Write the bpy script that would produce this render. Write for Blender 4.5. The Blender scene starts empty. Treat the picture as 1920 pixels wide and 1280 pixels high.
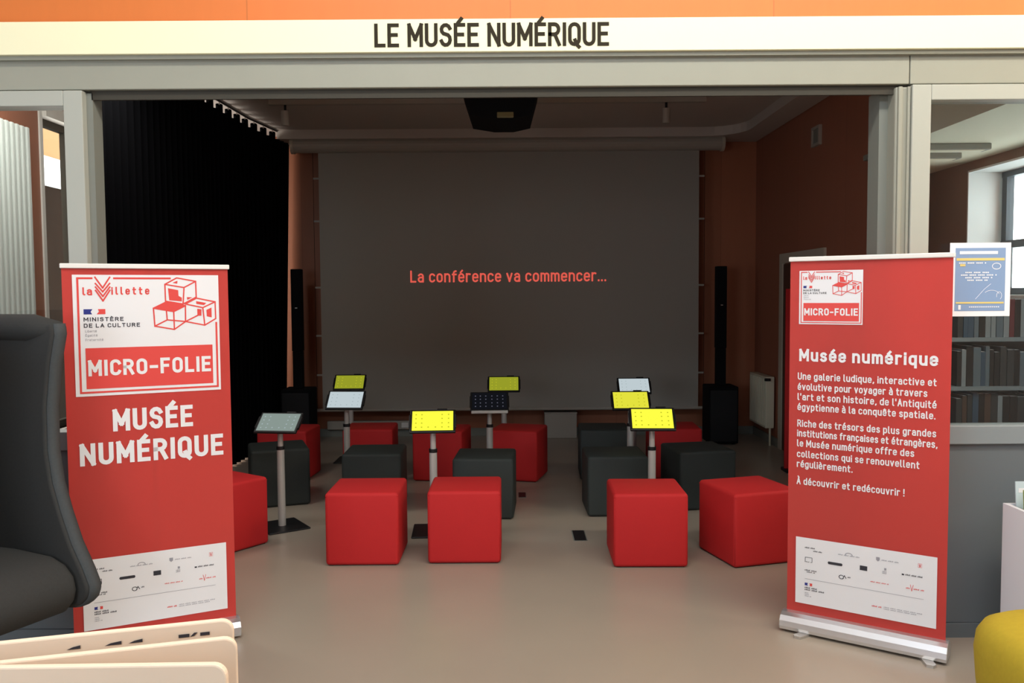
import bpy, bmesh, math, random
from mathutils import Matrix, Vector
R = math.radians
random.seed(7)
SC = bpy.context.scene
COL = SC.collection

# ------------------------------------------------------------------ camera, world, lights, exposure
cam_data = bpy.data.cameras.new('camera')
cam_data.sensor_width = 36.0
cam_data.lens = 30.0
cam_data.clip_start = 0.05
cam = bpy.data.objects.new('camera', cam_data)
COL.objects.link(cam)
cam.matrix_world = (Matrix.Translation((0, 0, 1.65)) @ Matrix.Rotation(math.pi/2 - math.atan(87/1600), 4, 'X')
                    @ Matrix.Rotation(R(-0.4), 4, 'Z'))
SC.camera = cam

world = bpy.data.worlds.new('world')
SC.world = world
world.use_nodes = True
world.node_tree.nodes['Background'].inputs[0].default_value = (0.93, 0.97, 1.0, 1)
world.node_tree.nodes['Background'].inputs[1].default_value = 6.0

def area(name, loc, target, sx, sy, power, color):
    l = bpy.data.lights.new(name, 'AREA')
    l.shape = 'RECTANGLE'; l.size = sx; l.size_y = sy
    l.energy = power; l.color = color
    o = bpy.data.objects.new(name, l)
    COL.objects.link(o)
    o.location = loc
    o.rotation_euler = (Vector(target) - Vector(loc)).to_track_quat('-Z', 'Y').to_euler()
    return o

area('skylight', (1.1, 2.05, 4.55), (1.1, 3.9, 0.6), 5.2, 0.5, 172, (1.0, 0.985, 0.92))  # added overhead source, placed so the beam keeps the inner room dark
area('added_front_fill', (0.7, -0.9, 4.2), (0.5, 4.0, 1.0), 6.0, 0.7, 88, (0.74, 0.87, 1.0))  # added frontal fill hanging inside the hall, not at a window
area('left_window_light', (-5.3, 1.7, 1.7), (0.8, 4.0, 1.1), 1.8, 1.8, 62, (0.72, 0.86, 1.0))
area('added_low_fill', (-2.9, -1.6, 1.9), (-0.2, 4.0, 1.0), 1.6, 1.5, 62, (0.80, 0.90, 1.0))  # added low fill that brightens the cream boards and lower panels
area('clerestory_light', (5.3, 2.1, 3.85), (0.9, 4.0, 2.9), 2.2, 0.8, 130, (1.0, 0.84, 0.58))
area('added_bay_fill', (-3.3, 6.0, 3.40), (-3.75, 6.3, 1.2), 0.9, 2.6, 85, (1.0, 0.98, 0.92))  # added lamp under the bay ceiling to brighten radiator and reveal
area('bay_window_light', (-3.92, 8.4, 1.9), (0.0, 8.4, 2.3), 2.0, 2.4, 55, (1.0, 0.93, 0.86))

vs = SC.view_settings
SC.display_settings.display_device = 'sRGB'
vs.view_transform = 'Standard'; vs.look = 'None'; vs.exposure = 0.0; vs.gamma = 1.0
vs.use_curve_mapping = False

# ------------------------------------------------------------------ materials
def srgb(r, g, b):
    f = lambda c: (c/255/12.92 if c/255 <= 0.04045 else ((c/255+0.055)/1.055)**2.4)
    return (f(r), f(g), f(b), 1.0)

def mat(name, col, rough=0.6, metal=0.0, spec=0.4, noise=0.0, scale=20.0, bump=0.0, bscale=200.0, stretch=None):
    m = bpy.data.materials.new(name); m.use_nodes = True
    nt = m.node_tree; b = nt.nodes['Principled BSDF']
    b.inputs['Base Color'].default_value = col
    b.inputs['Roughness'].default_value = rough
    b.inputs['Metallic'].default_value = metal
    b.inputs['Specular IOR Level'].default_value = spec
    if noise or bump:
        tc = nt.nodes.new('ShaderNodeTexCoord'); mp = nt.nodes.new('ShaderNodeMapping')
        if stretch: mp.inputs['Scale'].default_value = stretch
        nt.links.new(tc.outputs['Object'], mp.inputs[0])
    if noise:
        n = nt.nodes.new('ShaderNodeTexNoise'); n.inputs['Scale'].default_value = scale; n.inputs['Detail'].default_value = 5
        nt.links.new(mp.outputs[0], n.inputs['Vector'])
        mx = nt.nodes.new('ShaderNodeMix'); mx.data_type = 'RGBA'
        mx.inputs['A'].default_value = [c*(1-noise) for c in col[:3]] + [1]
        mx.inputs['B'].default_value = [min(1, c*(1+noise)) for c in col[:3]] + [1]
        nt.links.new(n.outputs['Fac'], mx.inputs['Factor'])
        nt.links.new(mx.outputs['Result'], b.inputs['Base Color'])
    if bump:
        n2 = nt.nodes.new('ShaderNodeTexNoise'); n2.inputs['Scale'].default_value = bscale
        nt.links.new(mp.outputs[0], n2.inputs['Vector'])
        bp = nt.nodes.new('ShaderNodeBump'); bp.inputs['Strength'].default_value = bump; bp.inputs['Distance'].default_value = 0.002
        nt.links.new(n2.outputs['Fac'], bp.inputs['Height']); nt.links.new(bp.outputs[0], b.inputs['Normal'])
    return m

def emit(name, col, strength):
    m = bpy.data.materials.new(name); m.use_nodes = True
    nt = m.node_tree; nt.nodes.clear()
    o = nt.nodes.new('ShaderNodeOutputMaterial'); e = nt.nodes.new('ShaderNodeEmission')
    e.inputs[0].default_value = col; e.inputs[1].default_value = strength
    nt.links.new(e.outputs[0], o.inputs[0])
    return m

def glass(name):
    m = bpy.data.materials.new(name); m.use_nodes = True
    nt = m.node_tree; nt.nodes.clear()
    o = nt.nodes.new('ShaderNodeOutputMaterial'); t = nt.nodes.new('ShaderNodeBsdfTransparent')
    g = nt.nodes.new('ShaderNodeBsdfGlossy'); g.inputs['Roughness'].default_value = 0.02
    t.inputs[0].default_value = (0.96, 0.98, 0.97, 1)
    lw = nt.nodes.new('ShaderNodeLayerWeight'); pw = nt.nodes.new('ShaderNodeMath'); pw.operation = 'POWER'; pw.inputs[1].default_value = 5
    f = nt.nodes.new('ShaderNodeMath'); f.operation = 'MULTIPLY_ADD'; f.inputs[1].default_value = 0.95; f.inputs[2].default_value = 0.04
    nt.links.new(lw.outputs['Facing'], pw.inputs[0]); nt.links.new(pw.outputs[0], f.inputs[0])
    mx = nt.nodes.new('ShaderNodeMixShader')
    nt.links.new(f.outputs[0], mx.inputs[0]); nt.links.new(t.outputs[0], mx.inputs[1]); nt.links.new(g.outputs[0], mx.inputs[2])
    nt.links.new(mx.outputs[0], o.inputs[0])
    return m

def panels(name, col, width, axis, seam=0.75, tone=0.10, rough=0.45):
    """wood panels with vertical joints every <width> metres along object axis (0=x, 1=y); each panel a slightly other tone"""
    m = mat(name, col, rough)
    nt = m.node_tree; b = nt.nodes['Principled BSDF']
    tc = nt.nodes.new('ShaderNodeTexCoord'); sp = nt.nodes.new('ShaderNodeSeparateXYZ')
    nt.links.new(tc.outputs['Object'], sp.inputs[0])
    dv = nt.nodes.new('ShaderNodeMath'); dv.operation = 'DIVIDE'; dv.inputs[1].default_value = width
    nt.links.new(sp.outputs[axis], dv.inputs[0])
    fl = nt.nodes.new('ShaderNodeMath'); fl.operation = 'FLOOR'; nt.links.new(dv.outputs[0], fl.inputs[0])
    wn = nt.nodes.new('ShaderNodeTexWhiteNoise'); wn.noise_dimensions = '1D'; nt.links.new(fl.outputs[0], wn.inputs['W'])
    fr = nt.nodes.new('ShaderNodeMath'); fr.operation = 'FRACT'; nt.links.new(dv.outputs[0], fr.inputs[0])
    lt = nt.nodes.new('ShaderNodeMath'); lt.operation = 'LESS_THAN'; lt.inputs[1].default_value = 0.006/width
    nt.links.new(fr.outputs[0], lt.inputs[0])
    nz = nt.nodes.new('ShaderNodeTexNoise'); nz.inputs['Scale'].default_value = 3; nz.inputs['Detail'].default_value = 6
    mp = nt.nodes.new('ShaderNodeMapping'); mp.inputs['Scale'].default_value = (6, 6, 0.6)
    nt.links.new(tc.outputs['Object'], mp.inputs[0]); nt.links.new(mp.outputs[0], nz.inputs['Vector'])
    ad = nt.nodes.new('ShaderNodeMath'); ad.operation = 'MULTIPLY_ADD'; ad.inputs[1].default_value = 0.5
    nt.links.new(wn.outputs['Value'], ad.inputs[0])
    hf = nt.nodes.new('ShaderNodeMath'); hf.operation = 'MULTIPLY'; hf.inputs[1].default_value = 0.5
    nt.links.new(nz.outputs['Fac'], hf.inputs[0]); nt.links.new(hf.outputs[0], ad.inputs[2])
    mx = nt.nodes.new('ShaderNodeMix'); mx.data_type = 'RGBA'
    mx.inputs['A'].default_value = [c*(1-tone) for c in col[:3]] + [1]
    mx.inputs['B'].default_value = [min(1, c*(1+tone)) for c in col[:3]] + [1]
    nt.links.new(ad.outputs[0], mx.inputs['Factor'])
    m2 = nt.nodes.new('ShaderNodeMix'); m2.data_type = 'RGBA'
    m2.inputs['B'].default_value = [c*seam for c in col[:3]] + [1]
    nt.links.new(lt.outputs[0], m2.inputs['Factor']); nt.links.new(mx.outputs['Result'], m2.inputs['A'])
    nt.links.new(m2.outputs['Result'], b.inputs['Base Color'])
    return m

def brick(name, c1, c2, mortar):
    m = mat(name, c1, 0.9)
    nt = m.node_tree; b = nt.nodes['Principled BSDF']
    tc = nt.nodes.new('ShaderNodeTexCoord'); mp = nt.nodes.new('ShaderNodeMapping')
    mp.inputs['Rotation'].default_value = (R(90), 0, R(90))
    br = nt.nodes.new('ShaderNodeTexBrick'); br.inputs['Scale'].default_value = 4
    br.inputs['Color1'].default_value = c1; br.inputs['Color2'].default_value = c2; br.inputs['Mortar'].default_value = mortar
    nt.links.new(tc.outputs['Object'], mp.inputs[0]); nt.links.new(mp.outputs[0], br.inputs['Vector'])
    nt.links.new(br.outputs['Color'], b.inputs['Base Color'])
    return m

M = dict(
    floor=mat('linoleum_floor', (0.36, 0.305, 0.245, 1), 0.30, spec=0.4, noise=0.07, scale=1.6),
    orange_x=panels('orange_panels_facing', (0.66, 0.18, 0.038, 1), 1.22, 0),
    orange_y=panels('orange_panels_side', (0.60, 0.185, 0.07, 1), 1.22, 1),
    wood_x=panels('brown_orange_panels_facing', (0.38, 0.14, 0.072, 1), 1.22, 0),  # orange panels with the inner room's lack of light put into the colour
    wood_y=panels('brown_orange_panels_side', (0.34, 0.125, 0.072, 1), 1.22, 1),  # same shade-darkened orange, for the side walls
    white=mat('white_paint', (0.82, 0.80, 0.76, 1), 0.5),
    sign=mat('sign_white', (0.86, 0.83, 0.57, 1), 0.5),
    frame=mat('grey_aluminium_paint', (0.305, 0.305, 0.25, 1), 0.45, noise=0.04, scale=6),
    frame_light=mat('light_grey_aluminium_paint', (0.40, 0.41, 0.36, 1), 0.45),
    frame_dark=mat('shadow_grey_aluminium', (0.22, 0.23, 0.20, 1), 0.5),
    rail=mat('blue_grey_rail', (0.25, 0.29, 0.31, 1), 0.45),
    track=mat('dark_track', (0.055, 0.05, 0.04, 1), 0.6, spec=0.1),
    panel=mat('grey_lower_panel', (0.145, 0.168, 0.182, 1), 0.45, noise=0.04, scale=4),
    ceiling=mat('ceiling_white', (0.55, 0.50, 0.45, 1), 0.8),
    bay_wall=mat('brown_bay_wall', (0.22, 0.145, 0.11, 1), 0.6, noise=.08, scale=3),
    reveal=mat('pale_reveal', (0.74, 0.80, 0.80, 1), 0.7),
    bay=mat('bay_ceiling', (0.80, 0.81, 0.64, 1), 0.8),
    dark_frame=mat('dark_window_frame', (0.07, 0.10, 0.12, 1), 0.4),
    glass=glass('window_glass'),
    curtain=mat('black_velvet', (0.0028, 0.0028, 0.0034, 1), 0.98, spec=0.03),
    metal=mat('brushed_steel', (0.55, 0.53, 0.50, 1), 0.35, metal=0.7),
    chrome=mat('satin_aluminium', (0.72, 0.73, 0.76, 1), 0.28, metal=0.85),
    pole=mat('pale_grey_tube', (0.52, 0.50, 0.47, 1), 0.4, metal=0.3),
    black=mat('black_plastic', (0.008, 0.008, 0.009, 1), 0.45),
    blackmat=mat('black_matt', (0.006, 0.006, 0.007, 1), 0.9, spec=0.15),
    red_fabric=mat('red_leatherette', (0.54, 0.024, 0.026, 1), 0.65, spec=0.2, noise=0.05, scale=5, bump=0.25, bscale=350),
    grey_fabric=mat('grey_leatherette', (0.034, 0.041, 0.039, 1), 0.65, spec=0.3, noise=0.05, scale=5, bump=0.25, bscale=350),
    chair_rim_lit=mat('charcoal_wool_lit_edge', (0.066, 0.074, 0.078, 1), 0.95, spec=0.2, noise=0.12, scale=90, bump=0.3, bscale=500),  # chair wool lightened to carry the light on the wing fronts
    chair=mat('charcoal_wool', (0.044, 0.045, 0.044, 1), 0.95, spec=0.2, noise=0.12, scale=90, bump=0.3, bscale=500),
    yellow_fabric=mat('mustard_wool', (0.44, 0.335, 0.03, 1), 0.9, spec=0.2, noise=0.08, scale=60, bump=0.3, bscale=500),
    red_print=mat('red_banner_print', (0.84, 0.105, 0.088, 1), 0.5, spec=0.4),
    red_ink=mat('red_ink', (0.74, 0.070, 0.06, 1), 0.5),
    white_print=mat('white_banner_print', (0.82, 0.82, 0.84, 1), 0.5),
    blue_ink=mat('blue_ink', (0.02, 0.03, 0.22, 1), 0.5),
    black_ink=mat('dark_ink', (0.035, 0.035, 0.045, 1), 0.6),
    sign_ink=mat('dark_olive_letters', (0.026, 0.02, 0.01, 1), 0.6, spec=.15),
    grey_ink=mat('grey_ink', (0.33, 0.33, 0.37, 1), 0.6),
    screen=mat('projection_screen', (0.37, 0.355, 0.315, 1), 0.9, spec=0.1),
    housing=mat('screen_housing', (0.40, 0.37, 0.32, 1), 0.5),
    radiator=mat('cream_radiator', (0.70, 0.66, 0.50, 1), 0.45),
    ribbed=mat('ribbed_white_radiator', (0.62, 0.66, 0.63, 1), 0.4),
    door=mat('brown_door_leaf', (0.10, 0.045, 0.03, 1), 0.5),
    door_frame=mat('cream_door_frame', (0.55, 0.50, 0.40, 1), 0.5),
    cream=mat('cream_board', (0.90, 0.74, 0.57, 1), 0.6, noise=0.03, scale=8),
    wood=mat('pale_wood', (0.55, 0.36, 0.20, 1), 0.5, noise=0.15, scale=6, stretch=(1, 1, 12)),
    shelf=mat('blue_grey_shelf', (0.16, 0.19, 0.21, 1), 0.5),
    bin=mat('white_laminate', (0.82, 0.82, 0.86, 1), 0.4),
    poster_blue=mat('poster_blue', (0.24, 0.36, 0.58, 1), 0.4),
    poster_yellow=mat('poster_yellow', (0.75, 0.62, 0.22, 1), 0.5),
    poster_white=mat('poster_paper', (0.86, 0.90, 0.95, 1), 0.5),
    facade=brick('orange_brick', (0.42, 0.185, 0.05, 1), (0.37, 0.15, 0.042, 1), (0.34, 0.17, 0.07, 1)),
    facade_white=mat('white_render', (0.9, 0.9, 0.88, 1), 0.8),
    facade_dark=mat('dark_cladding', (0.008, 0.008, 0.007, 1), 1.0, spec=0.0),
    yellow_screen=emit('lit_yellow_screen', srgb(255, 255, 70), 1.0),
    yellow_mid=emit('lit_yellow_screen_dimmer', srgb(228, 226, 62), 1.0),
    yellow_dim=emit('dim_yellow_screen', srgb(150, 156, 40), 1.0),
    white_screen=emit('lit_white_screen', srgb(190, 203, 208), 1.0),
    grey_screen=emit('dim_grey_screen', srgb(136, 150, 144), 1.0),
    dark_screen=emit('dark_screen', srgb(18, 19, 24), 1.0),
    icon_dark=emit('screen_icons_olive', srgb(190, 190, 40), 1.0),
    icon_grey=emit('screen_icons_grey', srgb(165, 180, 184), 1.0),
    icon_light=emit('screen_icons_pale', srgb(95, 95, 110), 1.0),
    projected=emit('projected_red_letters', srgb(226, 92, 78), 1.0),
    lens=mat('projector_lens', (0.18, 0.15, 0.07, 1), 0.2, spec=0.6),
)

# ------------------------------------------------------------------ mesh helpers
def link(name, bm, m, parent=None, smooth=False, loc=(0, 0, 0), rz=0.0):
    me = bpy.data.meshes.new(name)
    bm.normal_update(); bm.to_mesh(me); bm.free()
    me.materials.append(m if not isinstance(m, str) else M[m])
    if smooth:
        for p in me.polygons: p.use_smooth = True
    o = bpy.data.objects.new(name, me)
    COL.objects.link(o)
    o.parent = parent; o.location = loc; o.rotation_euler = (0, 0, rz)
    return o

def tag(o, label=None, cat=None, group=None, kind=None):
    if label: o['label'] = label
    if cat: o['category'] = cat
    if group: o['group'] = group
    if kind: o['kind'] = kind
    return o

def thing(name, label, cat, loc=(0, 0, 0), rz=0.0, group=None):
    o = bpy.data.objects.new(name, None)
    COL.objects.link(o)
    o.empty_display_size = 0.1
    o.location = loc; o.rotation_euler = (0, 0, rz)
    return tag(o, label, cat, group)

def dup(root, loc, rz, label, group=None):
    r = root.copy(); COL.objects.link(r)
    r.location = loc; r.rotation_euler = (0, 0, rz); r['label'] = label
    if group: r['group'] = group
    for ch in list(root.children):
        c = ch.copy(); COL.objects.link(c); c.parent = r
        for g in list(ch.children):
            d = g.copy(); COL.objects.link(d); d.parent = c
    return r

def box(bm, x0, x1, y0, y1, z0, z1, bev=0.0, seg=2):
    mtx = Matrix.Translation(((x0+x1)/2, (y0+y1)/2, (z0+z1)/2)) @ Matrix.Diagonal((x1-x0, y1-y0, z1-z0, 1))
    r = bmesh.ops.create_cube(bm, size=1.0, matrix=mtx)
    if bev:
        es = list({e for v in r['verts'] for e in v.link_edges})
        bmesh.ops.bevel(bm, geom=es, offset=bev, segments=seg, affect='EDGES', profile=0.5)
    return bm

def nb(): return bmesh.new()
def bx(*a, **k): return box(nb(), *a, **k)

def tube(bm, p0, p1, r, n=14, r2=None):
    p0, p1 = Vector(p0), Vector(p1); d = p1 - p0
    q = d.to_track_quat('Z', 'Y').to_matrix().to_4x4()
    bmesh.ops.create_cone(bm, cap_ends=True, segments=n, radius1=r, radius2=r if r2 is None else r2, depth=d.length,
                          matrix=Matrix.Translation((p0+p1)/2) @ q)
    return bm

def prism(bm, pts, y0, y1, axis='y'):
    """extrude outline; axis y: pts are (x,z); axis x: pts are (y,z); axis z: pts are (x,y)"""
    f = {'y': lambda p, t: (p[0], t, p[1]), 'x': lambda p, t: (t, p[0], p[1]), 'z': lambda p, t: (p[0], p[1], t)}[axis]
    a = [bm.verts.new(f(p, y0)) for p in pts]; b = [bm.verts.new(f(p, y1)) for p in pts]
    n = len(pts)
    bm.faces.new(a); bm.faces.new(b[::-1])
    for i in range(n): bm.faces.new((a[i], b[i], b[(i+1) % n], a[(i+1) % n]))
    bmesh.ops.recalc_face_normals(bm, faces=bm.faces[:])
    return bm

def sweep(bm, path, r, n=8):
    """tube along a polyline"""
    P = [Vector(p) for p in path]; rings = []
    for i, p in enumerate(P):
        d = (P[min(i+1, len(P)-1)] - P[max(i-1, 0)]).normalized()
        q = d.to_track_quat('Z', 'Y').to_matrix()
        rings.append([bm.verts.new(p + q @ Vector((r*math.cos(2*math.pi*k/n), r*math.sin(2*math.pi*k/n), 0))) for k in range(n)])
    for a, b in zip(rings, rings[1:]):
        for k in range(n): bm.faces.new((a[k], a[(k+1) % n], b[(k+1) % n], b[k]))
    bm.faces.new(rings[0][::-1]); bm.faces.new(rings[-1])
    return bm

# ------------------------------------------------------------------ flat printing: strokes in the plane (u right, v up), facing -Y
def arc(cx, cy, rx, ry, a0, a1, n=8):
    return [(cx+rx*math.cos(R(a0+(a1-a0)*i/n)), cy+ry*math.sin(R(a0+(a1-a0)*i/n))) for i in range(n+1)]

LAYER = [0]
def poly(bm, pts, y=0.0):
    LAYER[0] = (LAYER[0]+1) % 7; y -= LAYER[0]*.00006
    vs_ = [bm.verts.new((p[0], y, p[1])) for p in pts]
    f = bm.faces.new(vs_); f.normal_update()
    if f.normal.y > 0: f.normal_flip()
def rect(bm, u0, v0, u1, v1, y=0.0): poly(bm, [(u0, v0), (u1, v0), (u1, v1), (u0, v1)], y)

def stroke(bm, pts, w, y=0.0):
    pts = [Vector(p) for p in pts]
    for i in range(1, len(pts)-1):                     # very sharp turns: two strokes that overlap
        a, c = pts[i]-pts[i-1], pts[i+1]-pts[i]
        if a.length > 1e-6 and c.length > 1e-6 and a.normalized().dot(c.normalized()) < -0.3:
            stroke(bm, pts[:i+1], w, y); stroke(bm, pts[i:], w, y)
            return
    pts = [p for i, p in enumerate(pts) if i == 0 or (p-pts[i-1]).length > 1e-6]
    closed = len(pts) > 2 and (pts[0]-pts[-1]).length < 1e-6
    if closed: pts = pts[:-1]
    else:
        pts[0] = pts[0] + (pts[0]-pts[1]).normalized()*w*.48
        pts[-1] = pts[-1] + (pts[-1]-pts[-2]).normalized()*w*.48
    LAYER[0] = (LAYER[0]+1) % 7; y -= LAYER[0]*.00006
    n = len(pts); L = []
    for i in range(n):
        a = pts[i-1] if (i or closed) else None
        b = pts[(i+1) % n] if (i < n-1 or closed) else None
        ds = [d.normalized() for d in ((pts[i]-a) if a is not None else None, (b-pts[i]) if b is not None else None) if d is not None and d.length > 1e-9]
        ns = [Vector((-d.y, d.x)) for d in ds]
        if len(ns) == 2:
            mm = ns[0]+ns[1]
            if mm.length < 1e-4: mm = ns[0].copy()
            mm.normalize(); k = min(1/max(mm.dot(ns[0]), 0.3), 1.7)
        else: mm, k = ns[0], 1
        o = mm*(w/2*k); L.append((pts[i]+o, pts[i]-o))
    V = [(bm.verts.new((a.x, y, a.y)), bm.verts.new((b.x, y, b.y))) for a, b in L]
    for i in range(n if closed else n-1):
        (a, b), (c, d) = V[i], V[(i+1) % n]
        f = bm.faces.new((b, d, c, a)); f.normal_update()
        if f.normal.y > 0: f.normal_flip()

def glyphs():
    X = 0.72; G = {}
    bowl = arc(.21, .5, .21, .22, 0, 180) + arc(.21, .22, .21, .22, 180, 360) + [(.42, .5)]
    hump = [(0, .5)] + arc(.21, .5, .21, .22, 180, 0) + [(.42, 0)]
    e = [(0, .37), (.42, .37)] + arc(.21, .5, .21, .22, 0, 180) + arc(.21, .22, .21, .22, 180, 325)
    a_ = [arc(.21, .51, .2, .21, 155, 0) + [(.41, 0)], [(.41, .41), (.18, .41)] + arc(.18, .205, .18, .205, 90, 270) + [(.28, 0), (.41, .12)]]
    c_ = arc(.21, .5, .21, .22, 25, 180) + arc(.21, .22, .21, .22, 180, 335)
    G['b'] = (.42, [bowl, [(0, 0), (0, 1)]]); G['a'] = (.42, a_); G['c'] = (.4, [c_]); G['d'] = (.42, [bowl, [(.42, 1), (.42, 0)]]); G['e'] = (.42, [e])
    G['f'] = (.3, [[(.1, 0), (.1, .8)] + arc(.27, .8, .17, .2, 180, 80), [(0, .68), (.3, .68)]])
    G['g'] = (.42, [bowl, [(.42, X), (.42, -.08)] + arc(.21, -.08, .21, .2, 0, -150)])
    G['h'] = (.42, [[(0, 0), (0, 1)], hump]); G['i'] = (.0, [[(0, 0), (0, X-.08)], [(0, .91), (0, .95)]])
    G['j'] = (.1, [[(.1, X), (.1, -.1), (0, -.26)], [(.1, .91), (.1, .95)]])
    G['l'] = (.12, [[(0, 1), (0, .12), (.05, .02), (.13, 0)]])
    G['m'] = (.66, [[(0, 0), (0, X)], [(0, .54)] + arc(.165, .54, .165, .18, 180, 0) + [(.33, 0)], [(.33, .54)] + arc(.495, .54, .165, .18, 180, 0) + [(.66, 0)]])
    G['n'] = (.42, [[(0, 0), (0, X)], hump]); G['o'] = (.42, [bowl])
    G['p'] = (.42, [bowl, [(0, X), (0, -.28)]]); G['q'] = (.42, [bowl, [(.42, X), (.42, -.28)]])
    G['r'] = (.3, [[(0, 0), (0, X)], [(0, .5)] + arc(.2, .5, .2, .22, 180, 60)])
    G['s'] = (.38, [arc(.19, .545, .18, .175, 25, 270) + arc(.19, .185, .19, .185, 90, -155)])
    G['t'] = (.32, [[(.1, .95), (.1, .16)] + arc(.25, .16, .15, .16, 180, 285), [(0, .68), (.3, .68)]])
    G['u'] = (.42, [[(0, X), (0, .22)] + arc(.21, .22, .21, .22, 180, 360), [(.42, X), (.42, 0)]])
    G['v'] = (.42, [[(0, X), (.21, 0), (.42, X)]])
    G['y'] = (.42, [[(0, X), (.21, .02)], [(.42, X), (.17, -.2), (.03, -.28)]])
    ac, gr, ci = [(.15, .87), (.29, 1.05)], [(.27, .87), (.13, 1.05)], [(.06, .86), (.21, 1.0), (.36, .86)]
    G['é'] = (.42, [e, ac]); G['è'] = (.42, [e, gr]); G['ê'] = (.42, [e, ci]); G['à'] = (.42, a_ + [gr])
    G['ç'] = (.4, [c_, [(.21, 0), (.25, -.1), (.13, -.22)]])
    G['A'] = (.5, [[(0, 0), (.25, 1), (.5, 0)], [(.09, .32), (.41, .32)]])
    G['À'] = (.5, G['A'][1] + [[(.3, 1.1), (.16, 1.27)]])
    G['C'] = (.46, [arc(.24, .76, .24, .24, 15, 180) + arc(.24, .24, .24, .24, 180, 345)])
    G['D'] = (.48, [[(0, 0), (0, 1), (.22, 1)] + arc(.22, .74, .26, .26, 90, 0) + arc(.22, .26, .26, .26, 0, -90) + [(0, 0)]])
    E_ = [[(.42, 1), (0, 1), (0, 0), (.42, 0)], [(0, .52), (.36, .52)]]
    G['E'] = (.42, E_); G['É'] = (.42, E_ + [[(.15, 1.12), (.3, 1.3)]]); G['È'] = (.42, E_ + [[(.28, 1.12), (.13, 1.3)]])
    G['F'] = (.42, [[(.42, 1), (0, 1), (0, 0)], [(0, .5), (.36, .5)]])
    G['I'] = (.0, [[(0, 0), (0, 1)]]); G['L'] = (.4, [[(0, 1), (0, 0), (.4, 0)]])
    G['M'] = (.62, [[(0, 0), (0, 1), (.31, .3), (.62, 1), (.62, 0)]])
    G['N'] = (.5, [[(0, 0), (0, 1), (.5, 0), (.5, 1)]])
    O_ = arc(.24, .76, .24, .24, 0, 180) + arc(.24, .24, .24, .24, 180, 360) + [(.48, .76)]
    G['O'] = (.48, [O_]); G['Q'] = (.48, [O_, [(.27, .2), (.36, -.02), (.47, -.13)]])
    G['R'] = (.48, [[(0, 0), (0, 1), (.24, 1)] + arc(.24, .75, .22, .25, 90, -90) + [(0, .5)], [(.26, .5), (.48, 0)]])
    G['S'] = (.46, [arc(.23, .77, .22, .23, 15, 270) + arc(.23, .27, .23, .27, 90, -165)])
    G['T'] = (.46, [[(0, 1), (.46, 1)], [(.23, 1), (.23, 0)]])
    G['U'] = (.48, [[(0, 1), (0, .24)] + arc(.24, .24, .24, .24, 180, 360) + [(.48, 1)]])
    G['.'] = (.02, [[(0, 0), (0, .03)]]); G[','] = (.06, [[(.06, .04), (0, -.12)]]); G["'"] = (.02, [[(0, 1), (0, .76)]])
    G['!'] = (.02, [[(0, 1), (0, .38)], [(0, .03), (0, -.01)]]); G['-'] = (.34, [[(0, .44), (.34, .44)]])
    return G
GL = glyphs()

def text(bm, s, u0, u1, v0, cap, wt, y=0.0, gap=0.17, slope=0.0):
    """letters of stroke weight wt*cap filling u0..u1 on the baseline v0"""
    w = wt*cap; adv = []; x = 0.0
    for ch in s:
        if ch == ' ': x += .34; continue
        adv.append((ch, x)); x += GL[ch][0] + gap + wt
    tot = x - gap - wt
    sx = (u1 - u0 - w)/tot; sy = cap - w
    for ch, xo in adv:
        for line in GL[ch][1]:
            stroke(bm, [(u0 + w/2 + (xo+p[0])*sx, v0 + w/2 + p[1]*sy + slope*(xo+p[0])*sx) for p in line], w, y)
    return bm

# ------------------------------------------------------------------ the setting
def struct(name, bm, m, parent=None, smooth=False):
    o = link(name, bm, m, parent, smooth)
    if parent is None: o['kind'] = 'structure'
    return o

YW = 4.01
struct('floor', bx(-6, 6, -4.2, 10.2, -0.1, 0.0), 'floor')
# partition between the two rooms
struct('wall_front', bx(-5.5, 5.5, YW+0.02, YW+0.14, 2.75, 4.6), 'orange_x')
b = bx(-5.5, -3.4, YW+0.02, YW+0.14, 0, 2.75); box(b, 3.4, 5.5, YW+0.02, YW+0.14, 0, 2.75)
struct('wall_piers', b, 'orange_x')
b = bx(-3.4, 1.846, YW-0.004, YW+0.12, 2.612, 2.752, bev=.004); box(b, 1.850, 3.4, YW-0.004, YW+0.12, 2.612, 2.752, bev=.004)
box(b, -3.4, 3.4, YW-0.03, YW, 2.742, 2.762)
struct('trim_1', b, 'frame')
b = bx(-1.95, 1.86, YW+0.03, YW+0.10, 2.585, 2.612); box(b, -1.95, 1.86, YW+0.02, YW+0.035, 2.57, 2.613)
struct('trim_2', b, 'track')
# left and right glazed fields: frame, pane, lower panel
def glazed(name, xi, xo):
    s = 1 if xi > 0 else -1
    w = bpy.data.objects.new(name, None); COL.objects.link(w); w['kind'] = 'structure'
    f = nb()
    a, c = sorted((xi, xi+s*.088)); box(f, a, c, YW-.02, YW+.08, 0.0, 2.606, bev=.004)
    a, c = sorted((xi+s*.088, xo)); box(f, a, c, YW-.02, YW+.08, 2.535, 2.606, bev=.004)
    lr = bx(a, c, YW-.02, YW+.08, 0.932, 1.02, bev=.004)
    a, c = sorted((xo, xo+s*.09)); box(f, a, c, YW-.02, YW+.08, 0.0, 2.606, bev=.004)
    link('window_frame', f, 'frame_light', w); link('lower_rail', lr, 'rail', w)
    a, c = sorted((xi+s*.08, xo)); link('glass', bx(a, c, YW+.025, YW+.031, 1.01, 2.545), 'glass', w)
    a, c = sorted((xi+s*.088, xo)); link('lower_panel', bx(a, c, YW, YW+.06, .07, .94), 'panel', w)
    return w
glazed('window_1', -1.975, -3.31)
glazed('window_2', 1.855, 3.31)
b = nb()
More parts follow.
